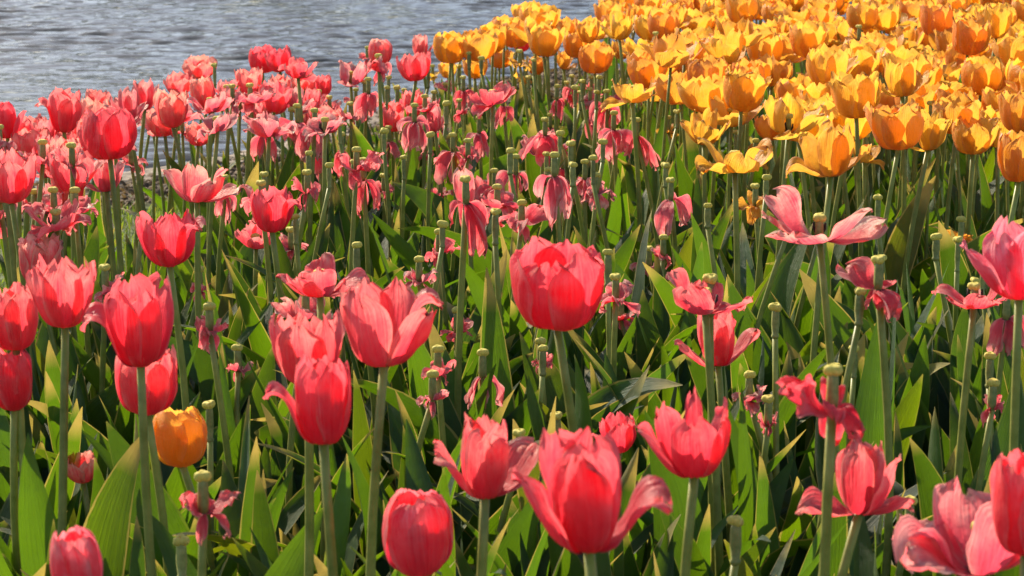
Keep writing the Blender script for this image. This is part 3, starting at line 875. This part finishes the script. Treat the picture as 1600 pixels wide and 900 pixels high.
# ------------------------------------------------------------------ yellow tulips placed by hand, then the rest of the block
Y_ = 'yellow'
YEL = [
    ('E', 285, 727, 95, 86, (), .36, (1, 1.02, 1), 0, 'the lone orange yellow tulip low down among the pink ones', 'the lone orange tulip'),
    ('B', 1228, 144, 0, 0, (), 0, None, 1, None, None),
    ('C', 1105, 146, 60, 66, (), .49, (1, .95, 1), 0, 'large orange cup on a dark stem at the front of the yellow block', 'the large orange cup'),
    ('E', 1040, 120, 50, 54, (), .49, (1, .93, 1), 0, 'smooth orange egg shaped bloom above a splayed yellow one', 'the smooth orange egg'),
    ('W', 988, 160, 52, 90, ((0, 'lean'), (80, 'lean'), (-90, 'flat')), .45, None, 0, 'splayed yellow tulip overhanging the pink ones, leading corner of the block', 'the splayed corner tulip'),
    ('W', 1028, 158, 30, 50, (), .45, None, 1, 'small splayed yellow bloom touching the leading corner one', None),
    ('B', 1292, 136, 62, 84, ((90, 'lean'),), .48, None, 0, 'broad yellow bowl with a short stalk standing in front of it', 'the broad yellow bowl'),
    ('O', 1410, 150, 64, 104, ((-80, 'wing'), (0, 'up'), (40, 'up')), .48, None, 0, 'widest open yellow bloom with glowing upright inner petals', 'the widest open yellow'),
    ('O', 1298, 275, 92, 96, ((-85, 'wing2'), (88, 'lean'), (0, 'up'), (40, 'up')), .46, None, 0, 'biggest yellow tulip in the front row with a curled low petal', 'the biggest front yellow'),
    ('W', 1350, 252, 40, 66, (), .45, None, 1, 'ragged yellow bloom touching the biggest front one', None),
    ('W', 1148, 268, 66, 100, (), .44, None, 0, 'tangled yellow tulip with dangling petals and bare stalk in front', 'the tangled yellow'),
    ('O', 1100, 226, 58, 80, ((0, 'lean'), (-90, 'lean')), .45, None, 0, 'yellow tulip with jagged upright petals over the tangled one', None),
    ('K', 1044, 206, 28, 36, (), .44, None, 1, 'single curled yellow petal group hanging off its stalk', None),
    ('C', 1592, 282, 80, 72, (), .47, (1, .92, 1), 0, 'big orange cup at the picture edge, lowest of two', 'the lower edge orange cup'),
    ('B', 1592, 206, 66, 66, (), .48, (1, .93, 1), 0, 'orange cup at the picture edge above the lowest one', None),
    ('O', 1450, 234, 66, 72, (), .46, None, 0, 'frilly yellow tulip at the front row beside a flat topped one', 'the frilly yellow'),
    ('B', 1520, 240, 58, 74, (), .46, None, 0, 'flat topped yellow tulip in the front row', 'the flat topped yellow'),
    ('C', 1463, 56, 52, 52, (), .50, (1, .9, 1), 0, 'tallest smooth orange cup rising over the far yellow tulips', 'the tall smooth cup'),
    ('B', 1206, 218, 40, 60, (), .45, None, 1, 'wrinkled old yellow tulip behind the tangled one', None),
    ('K', 1385, 170, 30, 56, (), .42, None, 1, 'small withered yellow bloom under the widest open one', None),
    ('K', 1240, 152, 28, 56, (), .42, None, 1, 'small withered yellow bloom beneath the broad bowl', None),
    ('K', 1180, 322, 56, 64, ((0, 'hang'), (-60, 'flat')), .38, (1, .92, 1), 1, 'low wilting yellow tulip behind the butterfly shaped pink one', None),
    ('K', 1502, 372, 34, 66, ((-80, 'flat'), (80, 'hang')), .40, (1, .92, 1), 1, 'faded flat yellow bloom just behind the large ruffled pink', None),
    ('E', 706, 98, 38, 34, (), .49, (1, .93, 1), 1, 'rounded orange tulip at the very start of the yellow block by the lake', 'the first yellow by the lake'),
    ('C', 738, 82, 38, 26, (), .50, (1, .95, 1), 1, 'narrow yellow cup next to the first one by the lake', None),
    ('B', 764, 70, 32, 32, (), .50, None, 1, None, None), ('B', 790, 66, 30, 26, (), .50, None, 1, None, None),
    ('G', 832, 52, 38, 26, (), .50, None, 1, 'slim upright yellow tulip just above the lone pink cup', 'the slim yellow over the pink cup'),
    ('B', 700, 122, 26, 30, (), .47, None, 2, None, None), ('B', 742, 122, 32, 40, (), .47, None, 2, None, None), ('C', 780, 106, 30, 38, (), .48, None, 2, None, None),
    ('C', 858, 60, 36, 28, (), .50, None, 1, None, None), ('B', 920, 66, 40, 40, (), .50, None, 1, 'round orange cup on twin stems over the lake side gap', 'the round cup on twin stems'),
    ('B', 886, 60, 34, 36, (), .50, None, 1, None, None), ('O', 968, 62, 44, 44, (), .50, None, 1, None, None), ('G', 992, 44, 40, 38, (), .50, None, 1, None, None),
    ('B', 856, 88, 32, 44, (), .47, None, 1, None, None), ('O', 880, 108, 32, 34, (), .46, None, 1, None, None), ('B', 905, 84, 28, 36, (), .47, None, 2, None, None),
    ('K', 948, 90, 26, 32, (), .46, None, 2, None, None), ('B', 970, 92, 30, 34, (), .47, None, 2, None, None), ('E', 836, 116, 28, 28, (), .46, None, 2, None, None),
    ('K', 822, 128, 20, 24, (), .46, None, 2, None, None), ('K', 676, 120, 16, 22, (), .46, None, 2, None, None),
    ('B', 1050, 44, 42, 44, (), .50, None, 1, None, None), ('B', 1116, 36, 38, 46, (), .50, None, 1, None, None), ('B', 1148, 62, 42, 50, (), .49, None, 1, None, None),
    ('O', 1180, 74, 36, 60, (), .48, None, 1, None, None), ('E', 1262, 60, 38, 34, (), .49, (1, .9, 1), 1, None, None), ('O', 1310, 68, 40, 60, (), .49, None, 1, None, None),
    ('O', 1235, 52, 36, 56, (), .49, None, 1, None, None), ('C', 1170, 152, 60, 50, (), .48, (1, .93, 1), 1, 'plump orange tulip beside the large orange cup', None),
    ('B', 1206, 134, 46, 60, (), .47, None, 1, None, None), ('O', 1135, 100, 60, 80, (), .48, None, 1, None, None), ('B', 1360, 95, 44, 60, (), .48, None, 1, None, None),
    ('O', 1515, 92, 44, 84, (), .48, None, 1, None, None), ('B', 1556, 60, 56, 44, (), .49, None, 1, None, None), ('O', 1590, 82, 50, 60, (), .48, None, 1, None, None),
    ('O', 1560, 140, 44, 90, (), .46, None, 1, None, None), ('O', 1480, 186, 44, 80, (), .46, None, 1, None, None), ('K', 1200, 205, 30, 44, (), .45, None, 1, None, None),
    ('O', 1270, 200, 40, 80, (), .46, None, 1, None, None), ('B', 1455, 120, 44, 50, (), .47, None, 1, None, None), ('K', 1180, 245, 34, 44, (), .43, None, 1, None, None),
]
for h in YEL:
    if not h[3]:
        continue
    make_tulip(Y_, h[0], h[1], h[2], h[3], h[4], h[5], h[6], h[7], h[9], h[10], hero=h[8])


def project(x, y, z):
    dz = z - HC
    depth = y * CP - dz * SP
    up = y * SP + dz * CP
    return 800 + x / depth * FPX, 450 - up / depth * FPX, depth


srng = random.Random(99)
heads = [(p['px'], p['py']) for p in PLANTS]


def in_yellow(px, py):
    """is this head pixel inside the yellow block?"""
    if py < -14 or px > 1660:
        return False
    top = np.interp(px, [690, 760, 830, 900, 990, 1050], [90, 62, 40, 34, 18, -20])
    low = np.interp(px, [690, 860, 960, 1100, 1200, 1300, 1700], [100, 104, 124, 190, 225, 238, 245])
    return top < py < low and px > 700


count_y = 0
for tries in range(9000):
    d = math.sqrt(srng.uniform(2.9 ** 2, 7.6 ** 2))
    x = srng.uniform(-.3, d * .26)
    z = srng.gauss(.475, .03)
    P = Vector((x, d, z))
    px, py, dep = project(x, d, z)
    hz = .056 * FPX / dep
    if not in_yellow(px, py):
        continue
    if any(abs(bx - x) < .075 and abs(by - d) < .075 and (bx - x) ** 2 + (by - d) ** 2 < .060 ** 2 for bx, by in BASES):
        continue
    if any(abs(hx - px) < 13 and abs(hy - py) < 7 for hx, hy in heads):
        continue
    # leave the big hand-placed blooms of the block clear of anything in front of them
    if any(h[8] == 0 and abs(h[1] - px) < 44 and -12 < py - h[2] + 12 < 62 and dep < 3.6 for h in YEL):
        continue
    k = srng.choices('CBGOWK', (.22, .40, .14, .15, .02, .07))[0]
    make_tulip(Y_, k, px, py, 0, 0, hero=2 if dep > 3.8 else 1, leaves=2 if dep > 4.5 else 3, pos=(P, dep), seed=tries)
    heads.append((px, py))
    count_y += 1
    if count_y >= 225:
        break

# ------------------------------------------------------------------ stalks that have lost their petals
SPENT = [(335, 103), (373, 135), (395, 130), (557, 87), (607, 122), (617, 124), (604, 138), (621, 138), (669, 110), (697, 163), (706, 172),
         (531, 195), (576, 194), (711, 66), (720, 66), (733, 84), (752, 92), (761, 66), (717, 105), (886, 43), (840, 56), (805, 85), (834, 95),
         (868, 72), (992, 52), (1016, 38), (1115, 27), (936, 122), (932, 145), (899, 138), (907, 145), (860, 143), (910, 128), (914, 163),
         (990, 188), (965, 207), (875, 210), (1058, 176), (1117, 171), (942, 223), (418, 232), (514, 260), (552, 254), (631, 247), (734, 228),
         (748, 228), (797, 237), (726, 276), (691, 352), (557, 385), (462, 340), (774, 333), (580, 260), (482, 241), (837, 255), (854, 242),
         (895, 259), (927, 248), (892, 226), (1051, 283), (1106, 323), (950, 396), (1111, 438), (1197, 279), (1237, 311), (1372, 310),
         (1502, 344), (1463, 372), (1497, 376), (1377, 405), (1536, 419), (1523, 440), (1226, 160), (1300, 110), (1409, 65), (1327, 8),
         (1389, 18), (1549, 102), (1571, 130), (1352, 213), (1413, 170), (1469, 163), (1459, 203), (1150, 208), (327, 635), (848, 546), (1343, 458),
         (1335, 547), (1304, 575), (1547, 558), (1212, 482), (1150, 817), (283, 847), (84, 272), (60, 335), (219, 339), (274, 256), (672, 212),
         (826, 122), (455, 172), (350, 136), (1280, 340), (600, 206), (650, 200), (500, 185), (1040, 260)]
BIGSP = {(1463, 372): ('the tallest bare stalk with a pale stigma, in front of the splayed pink tulip', 'the tallest bare stalk'),
         (1343, 458): ('thick bare stalk with a node, in front of the dangling wrinkled petals', 'the thick noded stalk'),
         (1111, 438): ('dark stalk with a round yellow stigma in front of the open funnel tulip', 'the dark stalk'),
         (1106, 323): ('bare stalk with round stigma and ring node rising over the big funnel tulip', 'the ringed stalk'),
         (462, 340): ('bare stalk touching the small round cup', None),
         (774, 333): ('bare stalk standing just behind the big deep red cup', None),
         (950, 396): ('short stalk with a double lobed stigma beside the big deep red cup', None)}
for si_, (x, y) in enumerate(SPENT):
    if si_ % 7 in (3, 5) and y < 300:
        continue
    lab, sh = BIGSP.get((x, y), (None, None))
    zt = .44
    if y > 500:
        zt = .36
    if (x, y) in BIGSP:
        zt = .47
    make_spent(x, y, zt=zt, label=lab, short=sh)

# ------------------------------------------------------------------ ground, bed, water
SHX = [-60, -6, -2.2, -1.4, -.95, -.6, -.4, 0, .4, 1.5, 3, 8, 60]
SHY = [5.0, 5.6, 5.9, 6.1, 6.5, 7.2, 8.2, 9.2, 9.7, 11, 13, 17, 30]


def shore_y(x):
    return np.interp(x, SHX, SHY) + .05 * np.sin(np.asarray(x) * 7.0)


def axis(lo, hi, f0, f1, step):
    a = -np.geomspace(abs(f0 - lo) + 1, 1, 14) + 1 + f0
    b = np.arange(f0, f1, step)
    c = np.geomspace(1, hi - f1 + 1, 14) - 1 + f1
    return np.unique(np.concatenate([a, b, c]))


nz_r = np.random.RandomState(5)


def wobble(x, y, f):
    return np.sin(x * f + 1.3) * np.cos(y * f * .9 + .4) + .6 * np.sin(x * f * 2.3 + y * f * 1.7) + .4 * np.cos(x * f * 4.1 - y * f * 3.3)


gx, gy = axis(-400, 400, -3, 5, .06), axis(-300, 60, .2, 14, .06)
XX, YY = np.meshgrid(gx, gy)
sd = shore_y(XX) - YY
zz = np.where(sd > 0, -.012 + .006 * wobble(XX, YY, 9), -.012 + sd * .9)
zz = np.maximum(zz, -1.2)
gnd = link('ground', mesh_np('ground', np.stack([XX, YY, zz], -1).reshape(-1, 3), grid_quads(len(gx), len(gy)), None, M_GROUND))
gnd['kind'] = 'structure'

# soil bed: its far edge follows the last rows of tulips
BEX = [-1.5, -.9, -.7, -.5, -.3, -.1, .1, .35, .8, 2.4]
BEY = [3.9, 4.2, 4.5, 4.8, 5.2, 5.4, 6.0, 6.7, 7.5, 7.9]
bx_ = np.arange(-1.4, 2.4, .035)
vv_ = np.linspace(0, 1, 150)
BX, BV = np.meshgrid(bx_, vv_)
ey = np.interp(BX, BEX, BEY) + .04 * np.sin(BX * 11)
BY = .3 + BV * (ey - .3)
edge_f = np.clip(np.minimum((1 - BV) * 8, 1), 0, 1)
BZ = -.022 + edge_f * .026 + edge_f * (.007 * wobble(BX, BY, 23) + .005 * wobble(BX, BY, 61))
bed = link('soil_bed', mesh_np('soil_bed', np.stack([BX, BY, BZ], -1).reshape(-1, 3), grid_quads(len(bx_), len(vv_)), None, M_SOIL))
bed['kind'] = 'structure'

wx = axis(-2500, 2500, -5.0, 4.6, .032)
wy = axis(-20, 4000, 5.6, 17.0, .022)
WX, WY = np.meshgrid(wx, wy)
wr = np.random.RandomState(8)
WZ = np.zeros_like(WX)
for k_ in range(46):
    lam = .05 * (6.0 ** (wr.rand() ** 1.1))
    dr = wr.normal(1.55, .26)
    WZ += lam * .0105 * np.sin(2 * PI / lam * (WX * math.cos(dr) + WY * math.sin(dr) + .05 * np.sin(WX * 3.1 + k_) + .05 * np.sin(WY * 2.3 + 2 * k_)) + wr.uniform(0, 6.3))
gust = .75 + .45 * np.sin(WX * .9 + WY * .55 + 1) * np.sin(WY * .7 - WX * .3)
fade = np.clip((WX + 5.0) / .6, 0, 1) * np.clip((4.6 - WX) / .6, 0, 1) * np.clip((WY - 5.6) / .3, 0, 1) * np.clip((17.0 - WY) / 1.0, 0, 1)
WZ = WZ * gust * fade
wat = link('lake_water', mesh_np('lake_water', np.stack([WX, WY, WZ - .12], -1).reshape(-1, 3), grid_quads(len(wx), len(wy)), None, M_WATER))
wat['kind'] = 'structure'


def in_bed(x, y):
    return -1.35 < x < 2.3 and .35 < y < float(np.interp(x, BEX, BEY)) - .06


# far side of the lake: a low wooded bank, which the ripples reflect
fr = np.random.RandomState(3)
ax_ = np.linspace(-1400, 1400, 141)
prof = np.array([[0, -1.5], [6, .6], [25, 2.5], [80, 6], [200, 9]])
FX, FI = np.meshgrid(ax_, np.arange(5))
FY = 95 + prof[FI, 0] + 14 * np.sin(FX * .011) - .00008 * FX ** 2 * 0
FZ = prof[FI, 1]
fb = link('far_bank', mesh_np('far_bank', np.stack([FX, FY, FZ * 1.0], -1).reshape(-1, 3), grid_quads(141, 5), None, M_GROUND))
fb['kind'] = 'structure'
nt_ = 26000
fx = fr.uniform(-330, 250, nt_)
cl = np.round(fx / 9) * 9
top_ = 15 + 6 * np.sin(cl * .37) * np.cos(cl * .11) + 3 * np.sin(cl * 1.9)
tt = fr.rand(nt_) ** .8
cr = np.sqrt(np.clip(1 - ((fx - cl) / 6.5) ** 2, 0, 1))
fz = 1 + tt * top_ * (.55 + .45 * cr)
fy = 108 + 14 * np.sin(fx * .011) + fr.uniform(-5, 5, nt_)
sz_l = fr.uniform(.5, 1.4, nt_)
e1 = fr.normal(size=(nt_, 3)); e1 /= np.linalg.norm(e1, axis=1)[:, None]
e2 = np.cross(e1, fr.normal(size=(nt_, 3))); e2 /= np.linalg.norm(e2, axis=1)[:, None]
c0 = np.stack([fx, fy, fz], -1)
Vt = np.stack([c0 - e1 * sz_l[:, None], c0 - e2 * .6 * sz_l[:, None], c0 + e1 * sz_l[:, None], c0 + e2 * .6 * sz_l[:, None]], 1).reshape(-1, 3)
M_FAR = solid_material('far_foliage', (0.035, 0.055, 0.02), (0.10, 0.12, 0.045), .2, 0.8)
ft = link('far_treeline', mesh_np('far_treeline', Vt, np.arange(nt_ * 4).reshape(-1, 4), None, M_FAR))
ft['kind'] = 'stuff'
ft['label'] = 'wooded far shore of the lake, seen only in the ripples'

# bark chips
def scatter_chips(n, fn, size, mat, name, flat=.35, up=False):
    r = np.random.RandomState(hash(name) % 1000 if False else len(name))
    pts = []
    while len(pts) < n:
        x, y = fn(r)
        if x is not None:
            pts.append((x, y))
    p = np.array(pts)
    a = r.uniform(0, 2 * PI, n)
    L = r.uniform(.5, 1.5, n) * size
    W = L * r.uniform(.25, .7, n)
    T = L * r.uniform(.15, flat, n)
    tilt = r.uniform(-.5, .5, n) * (2.2 if up else 1)
    base = np.array([[-1, -1, 0], [1, -.7, 0], [.8, 1, 0], [-.9, .8, 0], [-.5, -.6, 1], [.6, -.4, 1.1], [.5, .6, .9], [-.6, .5, 1.0]], float)
    v = base[None] * np.stack([L, W, T], -1)[:, None, :] * .5
    x = v[..., 0] * np.cos(tilt)[:, None] + v[..., 2] * np.sin(tilt)[:, None]
    z = -v[..., 0] * np.sin(tilt)[:, None] + v[..., 2] * np.cos(tilt)[:, None]
    X = x * np.cos(a)[:, None] - v[..., 1] * np.sin(a)[:, None] + p[:, 0:1]
    Y = x * np.sin(a)[:, None] + v[..., 1] * np.cos(a)[:, None] + p[:, 1:2]
    Z = z + r.uniform(.002, .012, n)[:, None]
    q = np.array([[0, 1, 5, 4], [1, 2, 6, 5], [2, 3, 7, 6], [3, 0, 4, 7], [4, 5, 6, 7]])
    Q = (q[None] + 8 * np.arange(n)[:, None, None]).reshape(-1, 4)
    o = link(name, mesh_np(name, np.stack([X, Y, Z], -1).reshape(-1, 3), Q, None, mat, smooth=False))
    o['kind'] = 'stuff'
    return o


def f_bed(r):
    x, y = r.uniform(-1.2, 1.3), r.uniform(1.6, 6)
    return (x, y) if in_bed(x, y) else (None, None)


chips = scatter_chips(9000, f_bed, .022, M_MULCH, 'bark_mulch')
chips['label'] = 'dark bark mulch covering the soil of the tulip bed'


def f_strip(r):
    x, y = r.uniform(-1.7, 1.6), r.uniform(4.3, 11)
    s, b = float(shore_y(x)), float(np.interp(x, BEX, BEY))
    near = (s - y) < (.55 if x < -.55 else 9)
    return (x, y) if b - .05 < y < s + .1 and near else (None, None)


twigs = scatter_chips(15000, f_strip, .028, M_TWIG, 'shore_litter', flat=.5, up=True)
twigs['label'] = 'brown litter and pebbles along the lake shore behind the tulips'

# grass on the bank
gr = np.random.RandomState(11)
n = 0
gp = []
while len(gp) < 20000:
    x, y = gr.uniform(-1.9, .2), gr.uniform(3.9, 8)
    if float(np.interp(x, BEX, BEY)) - .03 < y < float(shore_y(x)) - .45 + .12 * math.sin(x * 9):
        gp.append((x, y))
gp = np.array(gp)
n = len(gp)
ga = gr.uniform(0, 2 * PI, n)
gh = gr.uniform(.012, .038, n)
gw = gr.uniform(.0014, .003, n)
lean_ = gr.uniform(.1, .8, n) * gh
dx, dy = np.cos(ga), np.sin(ga)
px_, py_ = -dy, dx
V = np.zeros((n, 5, 3))
for i, (t_, wf) in enumerate(((0, 1), (0, -1), (.55, .8), (.55, -.8), (1, 0))):
    V[:, i, 0] = gp[:, 0] + dx * lean_ * t_ ** 1.6 + px_ * gw * wf
    V[:, i, 1] = gp[:, 1] + dy * lean_ * t_ ** 1.6 + py_ * gw * wf
    V[:, i, 2] = -.012 + gh * t_
base = 5 * np.arange(n)[:, None]
Q = base + np.array([[0, 1, 3, 2]])
T = base + np.array([[2, 3, 4]])
uvg = np.tile(np.array([[.4, 0], [.6, 0], [.4, .5], [.6, .5], [.5, .8]]), (n, 1))
grass = link('grass', mesh_np('grass', V.reshape(-1, 3), Q, uvg, M_GRASS, tris=T))
grass['kind'] = 'stuff'
grass['label'] = 'short bright grass between the pink tulips and the lake'

# weathered stone edging along the shore
sr = random.Random(4)
edg = root_empty('stone_edging', -.9, float(shore_y(-.9)), -.05)
edg['label'] = 'row of weathered tan stones edging the lake behind the grass'
edg['category'] = 'edging'
x = -1.75
while x < -.35:
    ln = sr.uniform(.16, .30)
    xm = x + ln / 2
    y0, y1 = float(shore_y(x)), float(shore_y(x + ln))
    ang = math.atan2(y1 - y0, ln)
    L2 = math.hypot(ln, y1 - y0)
    nb = 7
    u = np.linspace(-1, 1, nb)
    A, B = np.meshgrid(u, u)
    pts = []
    for face in range(6):
        o1 = np.ones_like(A)
        c = [(A, B, o1), (A, B, -o1), (A, o1, B), (A, -o1, B), (o1, A, B), (-o1, A, B)][face]
        pts.append(np.stack(c, -1).reshape(-1, 3))
    v = np.vstack(pts)
    nrm = v / (np.sum(np.abs(v) ** 8, 1) ** (1 / 8))[:, None]
    sx_, sy_, sz_ = L2 / 2 - .006, sr.uniform(.06, .08), sr.uniform(.055, .07)
    ph_ = sr.uniform(0, 9)
    v = nrm * np.array([sx_, sy_, sz_]) * (1 + .05 * np.sin(nrm[:, 0:1] * 5 + ph_) * np.cos(nrm[:, 1:2] * 4 + ph_))
    v = np.stack([v[:, 0] * math.cos(ang) - v[:, 1] * math.sin(ang), v[:, 0] * math.sin(ang) + v[:, 1] * math.cos(ang), v[:, 2]], -1)
    v += np.array([xm + .9, (y0 + y1) / 2 - float(shore_y(-.9)), .0])
    q = np.vstack([grid_quads(nb, nb) + k * nb * nb for k in range(6)])
    link('stone', mesh_np('stone', v, q, None, M_STONE), edg, (sr.uniform(.8, 1.15),) * 3)
    x += ln

# ------------------------------------------------------------------ leaf clumps without a flower fill the bed
crng = random.Random(55)
nc = 0
rest = []
for tries in range(16000):
    d = math.sqrt(crng.uniform(1.55 ** 2, 6.6 ** 2))
    x = crng.uniform(-.27, .27) * d
    if not in_bed(x, d) or (x < -.50 and d > 3.5):
        continue
    mind = .054 if d < 3.6 else .07
    if any(abs(bx - x) < mind and abs(by - d) < mind and (bx - x) ** 2 + (by - d) ** 2 < mind ** 2 for bx, by in BASES):
        continue
    BASES.append((x, d))
    if project(x, d, .34)[1] > 905:
        continue
    px, py, dep = project(x, d, .25)
    rest.append((dep, x, d, px, py))
rest.sort()
for i, (dep, x, d, px, py) in enumerate(rest):
    if i >= 290:
        break
    root = root_empty('tulip_leaf_clump', x, d)
    rng = random.Random(1000 + i)
    add_leaves(root, rng, rng.choice((3, 3, 4)), .20, .33)
    root['category'] = 'leaf clump'
    root['group'] = 'flowerless tulip leaf clumps'
    PLANTS.append(dict(o=root, kind='flowerless leaf clump', px=px, py=py, label=None, short=None))

# the many leaf blades further back, past what can be told apart: one object
vs, qs, uvs, n = [], [], [], 0
frng = random.Random(77)
for dep, x, d, px, py in rest[290:]:
    for k in range(3):
        c_, u_, q_ = leaf_geo(frng, 5, 9, frng.choice((0, 0, 0, 1)))
        a = frng.uniform(0, 6.28)
        L = frng.uniform(.20, .33)
        c_ = c_ * L
        c_ = np.stack([c_[:, 0] * math.cos(a) - c_[:, 1] * math.sin(a) + x, c_[:, 0] * math.sin(a) + c_[:, 1] * math.cos(a) + d, c_[:, 2]], -1)
        vs.append(c_)
        uvs.append(u_)
        qs.append(q_ + n)
        n += len(c_)
if vs:
    fo = link('tulip_foliage', mesh_np('tulip_foliage', np.vstack(vs), np.vstack(qs), np.vstack(uvs), M_LEAF))
    fo['kind'] = 'stuff'
    fo['label'] = 'dense green tulip foliage under the far blooms'

# ------------------------------------------------------------------ petals that have fallen
FALLEN = [(262, 872, 'dark red fallen petal on the mulch by the lower picture edge'), (365, 872, 'mauve fallen petal on bare soil near the pointed pink bud'),
          (1300, 860, 'shaded fallen petal on the soil under the broken tulip'), (608, 408, 'small red petal lying between leaves in the middle of the bed'),
          (1385, 720, 'curled fallen petal behind the broken tulip'), (60, 690, 'fallen petal on the dark soil near the small pink egg'),
          (400, 690, 'fallen petal lying on dark mulch beside the peeling petal tulip'), (1470, 560, 'dark fallen petal below the tallest bare stalk'),
          (1150, 660, 'fallen pink petal behind the ruffled cup with dark base'), (560, 640, 'fallen petal caught low between the wide bowl and the peeling cup')]
for i, (x, y, lab) in enumerate(FALLEN):
    rng = random.Random(300 + i)
    d = solve_depth(y, 0, 1, .06)
    P = at(x, y, d)
    P.z = .05
    co, uv, (nu, nv) = petal('wing', rng.uniform(0, 6), .06, .36, rng, 11, 13, 1.8, .7)
    v = co - co.mean(0)
    v = np.stack([v[:, 0], v[:, 1], v[:, 2] * .6], -1)
    o = link('fallen_petal', mesh_np('fallen_petal', v, grid_quads(nu, nv), uv, M_PINK), None, (.75, 1.0, 1.5))
    o.location = (P.x, P.y, .022)
    o['label'] = lab
    o['category'] = 'petal'
    o['group'] = 'petals fallen in the bed'

# ------------------------------------------------------------------ labels
marks = [p for p in PLANTS if p['short']]
ORD = ['', 'second ', 'third ', 'fourth ', 'fifth ', 'sixth ', 'seventh ', 'eighth ', 'ninth ', 'tenth ', 'eleventh ', 'twelfth ', 'thirteenth ', 'fourteenth ',
       'fifteenth ', 'sixteenth ', 'seventeenth ', 'eighteenth ', 'nineteenth ', 'twentieth ', 'twenty-first ', 'twenty-second ', 'twenty-third ', 'twenty-fourth ', 'twenty-fifth ', 'twenty-sixth ', 'twenty-seventh ', 'twenty-eighth ']
buckets = {}
for p in PLANTS:
    if p['label']:
        p['o']['label'] = p['label']
        continue
    m_ = min((q for q in marks), key=lambda q: (q['px'] - p['px']) ** 2 + ((q['py'] - p['py']) * 1.5) ** 2)
    dx_, dy_ = p['px'] - m_['px'], (p['py'] - m_['py']) * 1.4
    if abs(dx_) > abs(dy_):
        rel = 'right of' if dx_ > 0 else 'left of'
    else:
        rel = 'in front of' if dy_ > 0 else 'behind'
    buckets.setdefault((p['kind'], rel, m_['short']), []).append((dx_ ** 2 + dy_ ** 2, id(p), p))
for (kind, rel, sh), lst in buckets.items():
    lst.sort()
    for i, (_, _, p) in enumerate(lst):
        o_ = ORD[min(i, len(ORD) - 1)]
        p['o']['label'] = (o_ + kind + ' ' + rel + ' ' + sh) if o_ else ('first ' + kind + ' ' + rel + ' ' + sh if len(lst) > 1 else kind + ' ' + rel + ' ' + sh)
print('plants', len(PLANTS), 'yellow scattered', count_y, 'clumps+rest', len(rest))
